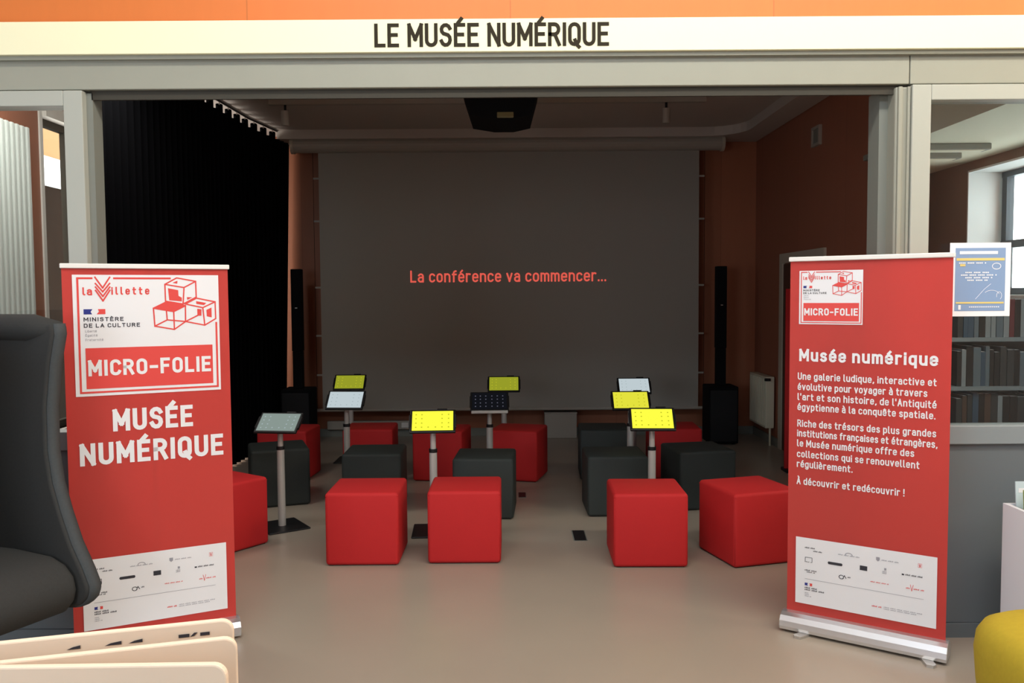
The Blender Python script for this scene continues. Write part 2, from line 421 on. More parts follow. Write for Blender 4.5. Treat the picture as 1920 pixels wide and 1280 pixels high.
for s, x0, x1 in ((1, 2.0, 3.4), (-1, 2.0, 3.4)):
    a, c = sorted((s*x0, s*x1)); box(b, a, c, YW-.012, YW+.03, 0.0, .068)
struct('baseboard_front', b, 'panel')
# door jambs of the wide opening
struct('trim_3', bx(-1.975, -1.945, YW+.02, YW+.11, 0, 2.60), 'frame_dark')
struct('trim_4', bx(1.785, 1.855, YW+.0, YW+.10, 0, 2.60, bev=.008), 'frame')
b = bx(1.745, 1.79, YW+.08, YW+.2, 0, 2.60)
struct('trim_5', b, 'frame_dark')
b = bx(1.795, 1.815, YW-.012, YW+.02, 0, 2.60, bev=.004); box(b, 1.838, 1.852, YW-.01, YW+.02, 0, 2.60, bev=.003)
struct('trim_6', b, 'frame')

# the hall on the camera's side
b = bx(-5.62, -5.5, -4.2, YW+.14, 0, 4.6)
struct('wall_left', b, 'white')
b = bx(5.5, 5.62, -4.2, YW+.14, 0, 4.6)
struct('wall_right', b, 'white')
struct('wall_rear', bx(-5.6, 5.6, -4.3, -4.2, 0, 4.6), 'white')
struct('ceiling', bx(-5.6, 5.6, -4.3, YW+.14, 4.6, 4.7), 'white')

# the dark room behind
YB = 10.0
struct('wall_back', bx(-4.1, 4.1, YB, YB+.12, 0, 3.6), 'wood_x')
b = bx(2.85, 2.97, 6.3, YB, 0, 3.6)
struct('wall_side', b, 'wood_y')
struct('ceiling_back', bx(-4.1, 4.1, YW+.14, YB+.1, 3.5, 3.6), 'ceiling')
b = nb()   # lowered ceiling border with a rounded inner corner
pts = [(-2.6, 9.98), (2.84, 9.98), (2.84, 4.2), (2.56, 4.2), (2.56, 9.2)] + [(2.56-.4+.4*math.cos(R(t)), 9.2+.4*math.sin(R(t))) for t in range(15, 91, 15)] + [(-2.6, 9.6)]
prism(b, pts, 3.40, 3.5, axis='z')
struct('trim_7', b, 'ceiling')
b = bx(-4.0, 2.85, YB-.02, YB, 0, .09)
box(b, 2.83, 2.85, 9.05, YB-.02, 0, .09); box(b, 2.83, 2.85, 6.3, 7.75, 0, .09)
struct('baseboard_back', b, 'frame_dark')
# left bay with its window
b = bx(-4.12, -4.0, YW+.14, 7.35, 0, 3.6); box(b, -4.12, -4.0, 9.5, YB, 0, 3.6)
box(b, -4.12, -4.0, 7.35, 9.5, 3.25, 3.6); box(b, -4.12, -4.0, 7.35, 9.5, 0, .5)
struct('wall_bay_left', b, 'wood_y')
w = bpy.data.objects.new('window_3', None); COL.objects.link(w); w['kind'] = 'structure'
f = bx(-4.16, -3.985, 7.315, 7.36, .45, 3.3); box(f, -4.16, -3.95, 9.45, 9.55, .45, 3.3); box(f, -4.16, -3.95, 7.36, 9.45, .42, .5); box(f, -4.16, -3.95, 7.36, 9.45, 3.2, 3.3)
link('reveal', f, 'white', w)
f = nb()
for y in (7.36, 7.84, 9.39): box(f, -4.1, -4.04, y, y+.06, .5, 3.2)
box(f, -4.1, -4.04, 7.36, 9.45, .5, .56); box(f, -4.1, -4.04, 7.36, 9.45, 3.14, 3.2)
link('window_frame', f, 'track', w)
link('glass', bx(-4.073, -4.067, 7.36, 9.45, .5, 3.2), 'glass', w)
# right bay behind the right pane
b = bx(3.72, 4.08, 7.0, 8.2, 0, 2.8); box(b, 3.72, 4.08, YW+.14, 7.0, 0, 1.62); box(b, 3.72, 4.08, YW+.14, 7.0, 2.63, 2.8); box(b, 3.72, 4.08, YW+.14, 4.6, 1.62, 2.63)
box(b, 2.97, 4.08, 8.2, 8.3, 0, 2.8)
struct('wall_bay_right', b, 'bay_wall')
b = bx(2.78, 3.74, YW+.14, 6.3, 2.7, 2.76); box(b, 2.78, 2.88, YW+.14, 6.3, 2.76, 3.5); box(b, 2.97, 3.74, 6.3, 8.25, 2.7, 2.76)
struct('ceiling_bay', b, 'bay')
w = bpy.data.objects.new('window_4', None); COL.objects.link(w); w['kind'] = 'structure'
f = bx(3.715, 4.0, 6.985, 7.0, 1.62, 2.63); box(f, 3.715, 4.0, 4.6, 7.0, 2.615, 2.63); box(f, 3.70, 4.0, 4.6, 7.0, 1.60, 1.625)
link('reveal', f, 'reveal', w)
f = nb()
for y in (6.92, 6.0, 5.3, 4.6): box(f, 3.99, 4.05, y, y+.07, 1.62, 2.63)
for z in (1.62, 2.0, 2.57): box(f, 3.985, 4.055, 4.6, 6.99, z, z+.06)
link('window_frame', f, 'dark_frame', w)
link('glass', bx(4.017, 4.023, 4.6, 6.99, 1.62, 2.63), 'glass', w)

# ------------------------------------------------------------------ sign over the opening
t = thing('fascia_sign', 'long white fascia sign reading LE MUSÉE NUMÉRIQUE above the opening', 'sign', (0, YW, 2.76))
link('board', bx(-3.4, 3.4, -.05, .0, 0.0, .148, bev=.003), 'sign', t)
b = nb(); text(b, 'LE MUSÉE NUMÉRIQUE', -.618, .452, .022, .106, .150, y=0, gap=.13)
bmesh.ops.solidify(b, geom=b.faces[:], thickness=.004)
tag(link('lettering', b, 'sign_ink', t, loc=(0, -.0525, 0)), 'dark olive capitals')

# ------------------------------------------------------------------ roll-up banners
def emblem(parent, u, v, s):
    """white printed panel with the chevron wordmark, ministry mark, wire cubes and the MICRO-FOLIE field; u,v = its top left, s = scale"""
    Y0 = -.0025
    m = lambda p: (u+p[0]*s, v+p[1]*s)
    def st(bm, pts, w): stroke(bm, [m(p) for p in pts], w*s)
    b = nb(); rect(b, u, v-.546*s, u+.62*s, v)
    pan = tag(link('emblem_panel', b, 'white_print', parent, loc=(0, Y0, 0)), 'white emblem panel with red cubes')
    b = nb()
    F = .0085
    st(b, [(.078, -.0155), (.021, -.0155), (.021, -.529), (.606, -.529), (.606, -.226)], F)
    st(b, [(.17, -.0155), (.405, -.0155)], F)
    q = [m((.044, -.513)), m((.586, -.329))]; rect(b, q[0][0], q[0][1], q[1][0], q[1][1])
    # wordmark
    text(b, 'la', m((.040, 0))[0], m((.079, 0))[0], m((0, -.092))[1], .036*s, .18)
    text(b, 'illette', m((.157, 0))[0], m((.316, 0))[0], m((0, -.090))[1], .036*s, .18, gap=.4)
    for dy, h in ((-.011, .048), (-.039, .037), (-.055, .042), (-.070, .047)):
        wd = .030 if dy == -.011 else .029
        st(b, [(.122-wd, dy), (.122, dy-h), (.122+wd, dy)], .0065)
    # cubes
    W = .006
    for L in ([(.383, -.043), (.435, -.013), (.518, -.029), (.519, -.103), (.46, -.135), (.384, -.121), (.383, -.043)],
              [(.383, -.043), (.466, -.058), (.518, -.029)], [(.466, -.058), (.46, -.135)],
              [(.331, -.153), (.384, -.126), (.47, -.143), (.469, -.217), (.419, -.253), (.335, -.236), (.331, -.153)],
              [(.331, -.153), (.418, -.17), (.47, -.143)], [(.418, -.17), (.419, -.253)], [(.335, -.236), (.389, -.208), (.469, -.217)],
              [(.386, -.159), (.389, -.208)],
              [(.47, -.135), (.52, -.108), (.603, -.126), (.604, -.206), (.554, -.236), (.469, -.217)],
              [(.47, -.135), (.547, -.153), (.603, -.126)], [(.547, -.153), (.554, -.236)], [(.469, -.217), (.522, -.19)]):
        st(b, L, W)
    for P in ([(.416, -.036), (.438, -.026), (.437, -.04)], [(.396, -.061), (.44, -.07), (.441, -.097), (.455, -.105), (.455, -.123), (.4, -.117)],
              [(.477, -.103), (.502, -.104), (.479, -.116)], [(.331, -.153), (.384, -.126), (.47, -.143), (.418, -.17)],
              [(.518, -.122), (.563, -.131), (.553, -.141), (.519, -.135)], [(.563, -.164), (.586, -.153), (.586, -.2), (.564, -.194)],
              [(.522, -.158), (.541, -.161), (.54, -.191), (.522, -.191)]):
        poly(b, [m(p) for p in P])
    q = [m((.092, -.178)), m((.136, -.154))]
    poly(b, [m((.100, -.154)), m((.130, -.154)), m((.130, -.177)), m((.094, -.177)), m((.104, -.166))])
    tag(link('red_artwork', b, 'red_ink', pan, loc=(0, -.0012, 0)), 'red lines, cubes and chevron wordmark')
    b = nb(); poly(b, [m((.042, -.154)), m((.078, -.154)), m((.070, -.166)), m((.076, -.177)), m((.042, -.177))])
    tag(link('flag', b, 'blue_ink', pan, loc=(0, -.0012, 0)), 'blue half of the flag mark')
    b = nb()
    text(b, 'MINISTÈRE', m((.041, 0))[0], m((.204, 0))[0], m((0, -.209))[1], .0185*s, .2)
    text(b, 'DE LA CULTURE', m((.041, 0))[0], m((.272, 0))[0], m((0, -.237))[1], .0185*s, .2)
    link('ministry_lettering', b, 'black_ink', pan, loc=(0, -.0012, 0))
    b = nb()
    for yy, x1, wd in ((-.258, .092, 'Liberté'), (-.277, .095, 'Égalité'), (-.297, .118, 'Fraternité')):
        text(b, wd, m((.046, 0))[0], m((x1, 0))[0], m((0, yy))[1], .0105*s, .13)
    link('motto_lettering', b, 'grey_ink', pan, loc=(0, -.0012, 0))
    b = nb(); text(b, 'MICRO-FOLIE', m((.053, 0))[0], m((.577, 0))[0], m((0, -.456))[1], .073*s, .19, gap=.17)
    tag(link('field_lettering', b, 'white_print', pan, loc=(0, -.0022, 0)), 'white letters MICRO-FOLIE')

def logo_panel(parent):
    b = nb(); rect(b, .041, .138, .666, .464)
    pan = tag(link('logo_panel', b, 'white_print', parent, loc=(0, -.0025, 0)), 'white panel of small partner logos')
    cur = [None]
    def logo(ink):
        done()
        cur[0] = (nb(), ink)
        return cur[0][0]
    def done():
        if cur[0]: link('partner_logo', cur[0][0], cur[0][1], pan, loc=(0, -.0012, 0))
        cur[0] = None
    def bars(bm, u0, u1, v0, v1, n):
        """an illegible line of tiny letters: n short ticks"""
        st = (u1-u0)/n
        for k in range(n):
            if k % 6 == 5: continue
            rect(bm, u0+k*st, v0, u0+k*st+st*.62, v0+(v1-v0)*(1 if k % 3 else .75))
    d = logo('black_ink'); bars(d, .085, .137, .414, .420, 12); bars(d, .124, .166, .401, .407, 10)
    g = logo('grey_ink'); bars(g, .240, .337, .406, .411, 22); stroke(g, arc(.288, .411, .016, .010, 180, 0), .003)
    g = logo('grey_ink'); rect(g, .409, .411, .425, .424); poly(g, [(.409, .411), (.425, .411), (.417, .404)]); bars(g, .433, .507, .411, .416, 16)
    r = logo('red_ink'); stroke(r, [(.588, .406), (.588, .424), (.603, .424), (.603, .406), (.588, .406)], .001); stroke(r, arc(.595, .417, .003, .003, 0, 360), .002); rect(r, .593, .408, .598, .413)
    d = logo('black_ink'); stroke(d, [(.087, .349), (.087, .369), (.119, .369), (.119, .349)], .002); bars(d, .085, .121, .345, .349, 8)
    d = logo('black_ink'); poly(d, [(.196, .353), (.257, .353), (.261, .360), (.257, .366), (.196, .366), (.192, .360)])
    d = logo('black_ink'); rect(d, .338, .350, .371, .372)
    d = logo('grey_ink'); rect(d, .445, .367, .454, .378); bars(d, .437, .460, .358, .363, 6); bars(d, .437, .460, .351, .356, 6)
    d = logo('black_ink'); rect(d, .520, .359, .530, .366); bars(d, .535, .612, .360, .367, 18)
    d = logo('black_ink'); bars(d, .085, .142, .303, .309, 11); bars(d, .095, .135, .295, .300, 8)
    d = logo('black_ink'); stroke(d, arc(.256, .301, .011, .009, 30, 330), .003); stroke(d, [(.262, .293), (.270, .310), (.277, .298)], .003); bars(d, .284, .298, .302, .308, 3)
    r = logo('red_ink'); bars(r, .386, .466, .302, .307, 20)
    r = logo('red_ink'); bars(r, .539, .556, .300, .306, 4); stroke(r, [(.557, .320), (.563, .292), (.569, .320)], .002); bars(r, .571, .615, .300, .306, 9)
    d = logo('blue_ink'); poly(d, [(.086, .243), (.101, .243), (.098, .236), (.101, .230), (.086, .230)])
    r = logo('red_ink'); poly(r, [(.108, .243), (.121, .243), (.121, .230), (.108, .230), (.111, .236)])
    d = logo('black_ink'); bars(d, .086, .150, .216, .223, 12); bars(d, .086, .184, .206, .213, 18)
    g = logo('grey_ink'); bars(g, .086, .108, .192, .196, 6); bars(g, .086, .110, .184, .188, 6); bars(g, .086, .118, .176, .180, 8)
    r = logo('red_ink'); bars(r, .394, .437, .187, .194, 9)
    g = logo('grey_ink'); bars(g, .446, .614, .192, .196, 36); bars(g, .446, .590, .184, .188, 30)
    done()
    g = nb(); rect(g, .086, .262, .613, .2635); link('divider_line', g, 'grey_ink', pan, loc=(0, -.0012, 0))

def banner(name_label, loc, rz, H):
    t = thing('roll_up_banner', name_label, 'banner', loc, rz, None)
    fab = nb()
    n = 24   # slightly bowed fabric
    rows = []
    for j in range(9):
        z = .07 + (H-.012-.07)*j/8
        rows.append([fab.verts.new((.705*i/n, .0006*math.sin(i*.9+j*.3), z)) for i in range(n+1)])
    for j in range(8):
        for i in range(n): fab.faces.new((rows[j][i], rows[j][i+1], rows[j+1][i+1], rows[j+1][i]))
    bmesh.ops.solidify(fab, geom=fab.faces[:], thickness=-.0012)
    link('fabric', fab, 'red_print', t)
    link('top_rail', bx(-.006, .712, -.012, .014, H-.014, H+.008, bev=.004), 'white', t)
    prof = [(-.062, .014), (-.066, .03), (-.062, .055), (-.048, .078), (-.025, .090), (-.006, .094), (.006, .094), (.03, .088), (.055, .07), (.062, .045), (.062, .014)]
    cas = prism(nb(), prof, -.016, .716, axis='x')
    ca = tag(link('cassette', cas, 'chrome', t), 'silver base cassette')
    for xx in (-.019, .716):
        link('end_cap', prism(nb(), [(p[0]*.98, .014+(p[1]-.014)*.97) for p in prof], xx, xx+.003, axis='x'), 'metal', ca)
    for uu, dx in ((.165, -.08), (.56, .10)):
        pts = [(uu-.022, .10), (uu+.022, .10), (uu+dx+.024, -.10), (uu+dx+.014, -.118), (uu+dx-.014, -.118), (uu+dx-.024, -.10)]
        tag(link('foot', prism(nb(), pts, 0.0, .013, axis='z'), 'metal', t), 'flat swivel foot')
    link('support_pole', tube(nb(), (.355, .03, .05), (.355, .012, H), .008), 'metal', t)
    logo_panel(t)
    return t

bl = banner('red roll-up banner reading MICRO-FOLIE and MUSÉE NUMÉRIQUE, behind the charcoal armchair', (-1.990, 3.783, 0), R(26.65), 1.796)
emblem(bl, .041, 1.754, 1.0)
for wd, u0, u1, v in (('MUSÉE', .187, .531, 1.041), ('NUMÉRIQUE', .048, .665, .893)):
    b = nb(); text(b, wd, u0, u1, v, .102, .19, gap=.17)
    tag(link('title_lettering', b, 'white_print', bl, loc=(0, -.0025, 0)), 'bold white capitals ' + wd)

br = banner('red roll-up banner with a long white paragraph, in front of the right glass panel', (1.349, 4.138, 0), R(-34.3), 1.815)
emblem(br, .0437, 1.756, .467)
b = nb(); text(b, 'Musée numérique', .047, .653, 1.322, .060, .19, gap=.17)
tag(link('title_lettering', b, 'white_print', br, loc=(0, -.0025, 0)), 'bold white letters Musée numérique')
PAR = [[('Une galerie ludique, interactive et', .649, 1.2325), ("évolutive pour voyager à travers", .612, 1.182), ("l'art et son histoire, de l'Antiquité", .650, 1.133),
        ('égyptienne à la conquête spatiale.', .647, 1.084)],
       [('Riche des trésors des plus grandes', .651, 1.004), ('institutions françaises et étrangères,', .657, .956),
        ('le Musée numérique offre des', .563, .907), ('collections qui se renouvellent', .586, .855), ('régulièrement.', .300, .806)],
       [('À découvrir et redécouvrir !', .526, .722)]]
for par in PAR:
    b = nb()
    for tx, x1, v in par: text(b, tx, .041, x1, v, .0345, .155, gap=.16)
    tag(link('paragraph_lettering', b, 'white_print', br, loc=(0, -.0025, 0)), 'white paragraph beginning ' + par[0][0].split(' ')[0])

# ------------------------------------------------------------------ cube seats
def cube_mesh():
    b = bx(-.225, .225, -.225, .225, .004, .452, bev=.022, seg=4)
    return b
proto = {}
def pouf(color, cx, cy, rz, label):
    grp = None
    if color not in proto:
        root = thing('cube_stool', label, 'stool', (cx, cy, 0), R(rz), grp)
        link('cover', cube_mesh(), color+'_fabric', root, smooth=True)
        b = bx(-.205, .205, -.205, .205, 0, .008)
        tag(link('underside', b, 'black', root), 'black base sheet')
        s = nb()
        for z in (.435,):
            stroke_pts = [(-.2, -.2265), (.2, -.2265)]
        # welt seams round the top and down the corners
        k = .2195
        sweep(s, [(-k, -k, .43), (k, -k, .43)], .003, 6); sweep(s, [(k, -k, .43), (k, k, .43)], .003, 6)
        sweep(s, [(k, k, .43), (-k, k, .43)], .003, 6); sweep(s, [(-k, k, .43), (-k, -k, .43)], .003, 6)
        k = .2172
        for sx, sy in ((1, 1), (1, -1), (-1, 1), (-1, -1)): sweep(s, [(sx*k, sy*k, .02), (sx*k, sy*k, .43)], .0025, 6)
        link('welt_seam', s, color+'_fabric', root, smooth=True)
        proto[color] = root
        return root
    return dup(proto[color], (cx, cy, 0), R(rz), label, grp)

def from_front(x0, x1, y): return ((x0+x1)/2, y+.225)
POUFS = [
 ('red', -1.951, 5.594, -36, 'front red cube stool half hidden behind the MICRO-FOLIE MUSÉE NUMÉRIQUE banner'),
 ('red', -.925, 5.365, 0, 'front red cube stool just right of the pale grey tablet stand'),
 ('red', -.302, 5.39, 0, 'front red cube stool standing before the left bright yellow tablet stand'),
 ('red', .832, 5.29, -1, 'front red cube stool standing before the right bright yellow tablet stand'),
 ('red', 1.478, 5.311, 16, 'front red cube stool set at an angle, partly behind the banner with the white paragraph'),
 ('grey', -1.896, 6.84, 20, 'grey cube stool behind the pole of the pale grey tablet, second row'),
 ('grey', -1.080, 6.64, 1, 'grey cube stool right behind the front red cube nearest the pale grey tablet stand'),
 ('grey', -.21, 6.43, -3, 'grey cube stool right behind the red cube of the left bright yellow tablet'),
 ('grey', .775, 6.48, 1, 'grey cube stool right behind the red cube of the right bright yellow tablet'),
 ('grey', 1.452, 6.66, 10, 'grey cube stool turned at an angle, right behind the angled red cube'),
 ('red', -2.050, 7.78, -4, 'far red cube stool on the left, beside the black curtain'),
 ('red', -1.310, 7.84, 1, 'far red cube stool behind the pole of the white left tablet'),
 ('red', -.640, 7.72, -8, 'far red cube stool behind the left bright yellow tablet, in the back row'),
 ('red', .052, 7.70, -14.7, 'far red cube stool behind the tablet with the black screen, in the back row'),
 ('grey', .830, 7.72, -2, 'far grey cube stool in the back row, nearest to the low grey box'),
 ('red', 1.470, 7.76, -2, 'far red cube stool beside the right column speaker'),
]
for p in POUFS: pouf(*p)

# ------------------------------------------------------------------ tablet stands
def tablet_stand(loc, hz, screen, icons, label, rz=0, tilt=45, pole='pole', turn=0):
    t = thing('tablet_stand', label, 'tablet stand', (loc[0], loc[1], 0), R(rz), 'tablet stands among the cube stools')
    link('base_plate', bx(-.15, .15, -.17, .17, 0, .012, bev=.005), 'black', t, rz=R(turn))
    lo = link('lower_pole', tube(nb(), (0, 0, .012), (0, 0, .565), .027, 18), pole, t, smooth=False)
    link('collar', tube(nb(), (0, 0, .560), (0, 0, .585), .029, 18), 'black', t)
    link('upper_pole', tube(nb(), (0, 0, .58), (0, 0, hz-.03), .0195, 18), pole, t)
    link('bracket', tube(nb(), (0, 0, hz-.06), (0, -.01, hz-.005), .022, 12), 'black', t)
    ti = R(90-tilt)
    mtx = Matrix.Translation((0, -.02, hz)) @ Matrix.Rotation(-ti, 4, 'X')      # plate upright in xz, leaned back
    b = bx(-.158, .158, -.006, .012, -.098, .098, bev=.006)
    for sx in (-.163, .163): box(b, min(sx, sx*.94), max(sx, sx*.94), -.008, .014, -.055, .055, bev=.003)
    box(b, .03, .10, -.006, .012, .094, .106, bev=.002)
    b.transform(mtx); ho = tag(link('tablet_holder', b, 'black', t), 'black tablet frame')
    b = nb(); rect(b, -.142, -.083, .142, .083); b.transform(mtx @ Matrix.Translation((0, -.0072, 0)))
    sc = tag(link('tablet_screen', b, screen, ho), {'y': 'yellow lit screen', 'w': 'pale lit screen', 'g': 'pale grey screen', 'd': 'black home screen'}[M[screen].name.split('_')[1][0] if 'dark' not in screen else 'd'])
    b = nb()
    for r_ in (-.055, -.02, .018, .052):
        for c_ in (-.115, -.075, -.03, .02, .065, .11):
            if screen != 'dark_screen' and -.05 < c_ < .05 and r_ > -.05 : continue
            rect(b, c_-.0045, r_-.0045, c_+.0045, r_+.0045)
    b.transform(mtx @ Matrix.Translation((0, -.0080, 0)))
    link('app_icons', b, icons, sc)
    return t
T = tablet_stand
T((-1.66, 6.05), .755, 'grey_screen', 'icon_grey', 'tablet stand with a pale grey slanted screen, nearest the black curtain', rz=-8, tilt=38, turn=42)
T((-1.390, 7.10), .785, 'white_screen', 'icon_grey', 'tablet stand with a white screen just under the dim yellow left one', rz=-4)
T((-1.625, 8.52), .790, 'yellow_dim', 'icon_dark', 'tablet stand with a dim yellow screen in the back, above the white left tablet')
T((-.555, 5.90), .780, 'yellow_screen', 'icon_dark', 'tablet stand with a bright yellow screen left of the middle, on a thick pale pole', rz=3)
tb = T((-.19, 7.02), .775, 'dark_screen', 'icon_light', 'tablet stand whose black screen shows tiny icons, in the middle', rz=2)
b = bx(-.15, .15, -.012, .012, -.012, .012, bev=.005); b.transform(Matrix.Translation((0, -.105, .700)))
tag(link('tray_lip', b, 'pole', tb), 'pale lower lip')
T((-.083, 8.36), .778, 'yellow_dim', 'icon_dark', 'tablet stand with a dim yellow screen in the back, above the black tablet')
T((1.165, 8.15), .775, 'white_screen', 'icon_grey', 'tablet stand with a white screen in the back, above two yellow tablets')
T((.975, 7.02), .775, 'yellow_mid', 'icon_dark', 'tablet stand with a yellow screen between the white one and the bright right one')
T((.975, 5.93), .780, 'yellow_screen', 'icon_dark', 'tablet stand with a bright yellow screen on the right, behind a front red cube', rz=-3)

# ------------------------------------------------------------------ projection screen, projector, ceiling track
t = thing('projection_screen', 'large grey projection screen hung in front of the back wall', 'screen', (0, 9.74, 0))
link('screen_fabric', bx(-2.175, 2.130, -.002, .002, .36, 3.30), 'screen', t)
h = nb(); prism(h, arc(0, 3.352, .085, .088, 0, 360, 20)[:-1], -2.44, 2.37, axis='x')
link('housing', h, 'housing', t)
for x in (-2.475, 2.37):
    e = nb(); prism(e, arc(0, 3.352, .095, .098, 0, 360, 20)[:-1], x, x+.035, axis='x')
    link('end_cap', e, 'door_frame', t)
link('bottom_bar', tube(nb(), (-2.24, 0, .345), (2.20, 0, .345), .018, 12), 'housing', t)
for s, x in ((-1, -2.175), (1, 2.130)):
    for z in (2.98, 2.50, 1.98, 1.46, .95, .74 if s < 0 else .95):
        if s > 0 and z == .95 and False: pass
    for z in (2.98, 2.50, 1.75, 1.20, .75):
        b = bx(min(x, x+s*.06), max(x, x+s*.06), -.006, .006, z-.010, z+.010)
        link('tension_tab', b, 'housing', t)
    link('tension_cord', tube(nb(), (x+s*.062, 0, .35), (x+s*.062, 0, 3.28), .0025, 6), 'blackmat', t)
b = nb(); text(b, 'La conférence va commencer...', -1.152, 1.078, 1.800, .135, .135, gap=.15)
tag(link('projected_lettering', b, 'projected', t, loc=(0, -.006, 0)), 'projected red letters La conférence va commencer')

t = thing('ceiling_projector', 'black ceiling projector hanging behind the grey beam', 'projector', (-.075, 7.0, 3.05))
p = nb(); prism(p, [(-.24, .0), (-.06, -.03), (.10, -.03), (.24, 0), (.30, .22), (.30, .26), (-.31, .26), (-.31, .22)], -.28, .28, axis='y')
link('body', p, 'blackmat', t)
link('lens', bx(-.03, .10, -.295, -.27, -.025, .02, bev=.006), 'lens', t)
link('ceiling_mount', tube(nb(), (0, 0, .25), (0, 0, .45), .04), 'black', t)

t = thing('lighting_track', 'long ceiling lighting track with two small spotlights', 'track light', (-.2, 8.1, 3.44))
link('rail', bx(-2.06, 2.03, -.03, .03, .0, .06), 'housing', t)
for x in (-1.91, 1.66):
    s = tag(link('spotlight', tube(nb(), (x, 0, -.19), (x, -.01, -.055), .036, 14), 'housing', t), 'small cylindrical spotlight')
    link('spot_stem', tube(nb(), (x, 0, -.06), (x, 0, .0), .012, 8), 'black', s)

# ------------------------------------------------------------------ black curtain on its rail
path = [(-2.72, 5.38), (-2.74, 7.9), (-2.70, 8.9), (-2.55, 9.93)]
def along(s):
    L = [math.dist(a, c) for a, c in zip(path, path[1:])]; s *= sum(L)
    for (a, c), l in zip(zip(path, path[1:]), L):
        if s <= l or (a, c) == (path[-2], path[-1]):
            k = min(1, s/l); return a[0]+(c[0]-a[0])*k, a[1]+(c[1]-a[1])*k
        s -= l
t = thing('black_curtain', 'floor-length black curtain closing the left side of the dark room', 'curtain', (0, 0, 0))
b = nb(); NC = 400; cols = []
for i in range(NC+1):
    x, y = along(i/NC); ph = i/NC*2*math.pi*40
    dip = .065*(.5-.5*math.cos(ph*.5))
    col = []
    for j in range(9):
        z = .02 + (3.465-dip-.02)*j/8
        am = .030 - .008*j/8
        flare = 0
        if y > 9.2: flare = -(1-j/8)*.10*(y-9.2)/.7
        col.append(b.verts.new((x + am*math.sin(ph) + flare, y + .01*math.cos(ph), z)))
    cols.append(col)
for a, c in zip(cols, cols[1:]):
    for j in range(8): b.faces.new((a[j], c[j], c[j+1], a[j+1]))
link('curtain_fabric', b, 'curtain', t, smooth=True)
r = nb(); sweep(r, [(x, y, 3.487) for x, y in path], .011, 8)
link('curtain_rail', r, 'black', t)
for i in range(21):
    x, y = along(i*2/40)
    link('hook', tube(nb(), (x, y, 3.452), (x, y, 3.485), .006, 6), 'metal', t)

# ------------------------------------------------------------------ column speakers
def speaker(x, y, label):
    t = thing('column_speaker', label, 'speaker', (x, y, 0), 0, 'column speakers flanking the screen')
    s = link('subwoofer', bx(-.16, .16, -.17, .17, .015, .64, bev=.012), 'blackmat', t)
    link('grille', bx(-.145, .145, -.176, -.169, .04, .60, bev=.003), 'black', s)
    for dx in (-.12, .12):
        link('rubber_foot', tube(nb(), (dx, -.12, 0), (dx, -.12, .016), .018, 10), 'black', s)
    link('spacer_pole', bx(-.052, .052, -.05, .05, .64, 1.05, bev=.008), 'blackmat', t)
    c = link('column', bx(-.056, .056, -.055, .055, 1.05, 1.95, bev=.008), 'blackmat', t)
    link('badge', bx(-.012, .012, -.0575, -.0545, 1.52, 1.53), 'metal', c)
speaker(2.30, 9.40, 'black column speaker on a subwoofer, right of the screen beside the radiator')
speaker(-2.36, 9.40, 'black column speaker on a subwoofer, left of the screen beside the curtain')

# ------------------------------------------------------------------ right wall: radiator, door, vent, red panel
t = thing('wall_radiator', 'cream panel radiator on the right wall beside the door', 'radiator', (2.85, 9.48, 0))
rb = bx(-.115, -.02, -.31, .31, .19, .75, bev=.008)
link('panel', rb, 'radiator', t)
b = nb()
for k in range(11): box(b, -.122, -.112, -.28+k*.054, -.28+k*.054+.026, .215, .725, bev=.003)
link('front_ribs', b, 'radiator', t)
link('valve', tube(nb(), (-.13, -.325, .72), (-.07, -.325, .72), .016, 10), 'black', t)
link('wall_bracket', bx(-.022, 0, -.2, .2, .3, .6), 'metal', t)
link('pipe', tube(nb(), (-.06, -.29, 0), (-.06, -.29, .2), .011, 8), 'radiator', t)

d = bpy.data.objects.new('door_1', None); COL.objects.link(d); d['kind'] = 'structure'
f = bx(2.825, 2.87, 8.93, 9.03, 0, 2.06); box(f, 2.825, 2.87, 7.75, 7.85, 0, 2.06); box(f, 2.825, 2.87, 7.85, 8.93, 1.96, 2.06)
link('door_frame', f, 'door_frame', d)
link('door_leaf', bx(2.835, 2.86, 7.86, 8.92, .005, 1.95), 'door', d)
link('handle', tube(nb(), (2.80, 8.0, 1.02), (2.80, 8.12, 1.02), .01, 8), 'metal', d)

t = thing('wall_vent', 'small square wall vent high on the right wall', 'vent', (2.85, 8.0, 3.1))
f = nb()
for a in ((-.10, -.075, -.09, .09), (.075, .10, -.09, .09), (-.075, .075, -.09, -.065), (-.075, .075, .065, .09)):
    box(f, -.03, 0, a[0], a[1], a[2], a[3])
link('frame', f, 'housing', t)
link('louvre', bx(-.018, -.004, -.075, .075, -.065, .065), 'frame_dark', t)

t = thing('red_panel', 'tall dark red panel edge standing behind the banner with the white paragraph', 'panel', (2.52, 7.83, 0))
link('sheet', bx(-.008, .28, -.01, .01, .03, 1.69, bev=.003), 'red_fabric', t)
link('foot', bx(-.012, .29, -.09, .09, 0, .03, bev=.006), 'black', t)

t = thing('floor_box', 'low pale grey box against the back wall under the screen', 'box', (.555, 9.86, 0))
link('casing', bx(-.185, .185, -.11, .11, 0, .285, bev=.006), 'housing', t)
link('lid', bx(-.19, .19, -.115, .115, .285, .30, bev=.004), 'housing', t)

t = thing('wall_trunking', 'thin pale cable trunking low on the back wall left of the grey box', 'trunking', (-1.32, 9.95, .05))
link('channel', bx(-.85, .55, -.03, .03, .04, .14, bev=.006), 'housing', t)
link('socket', bx(.02, .10, -.04, -.03, .06, .12, bev=.003), 'white', t)

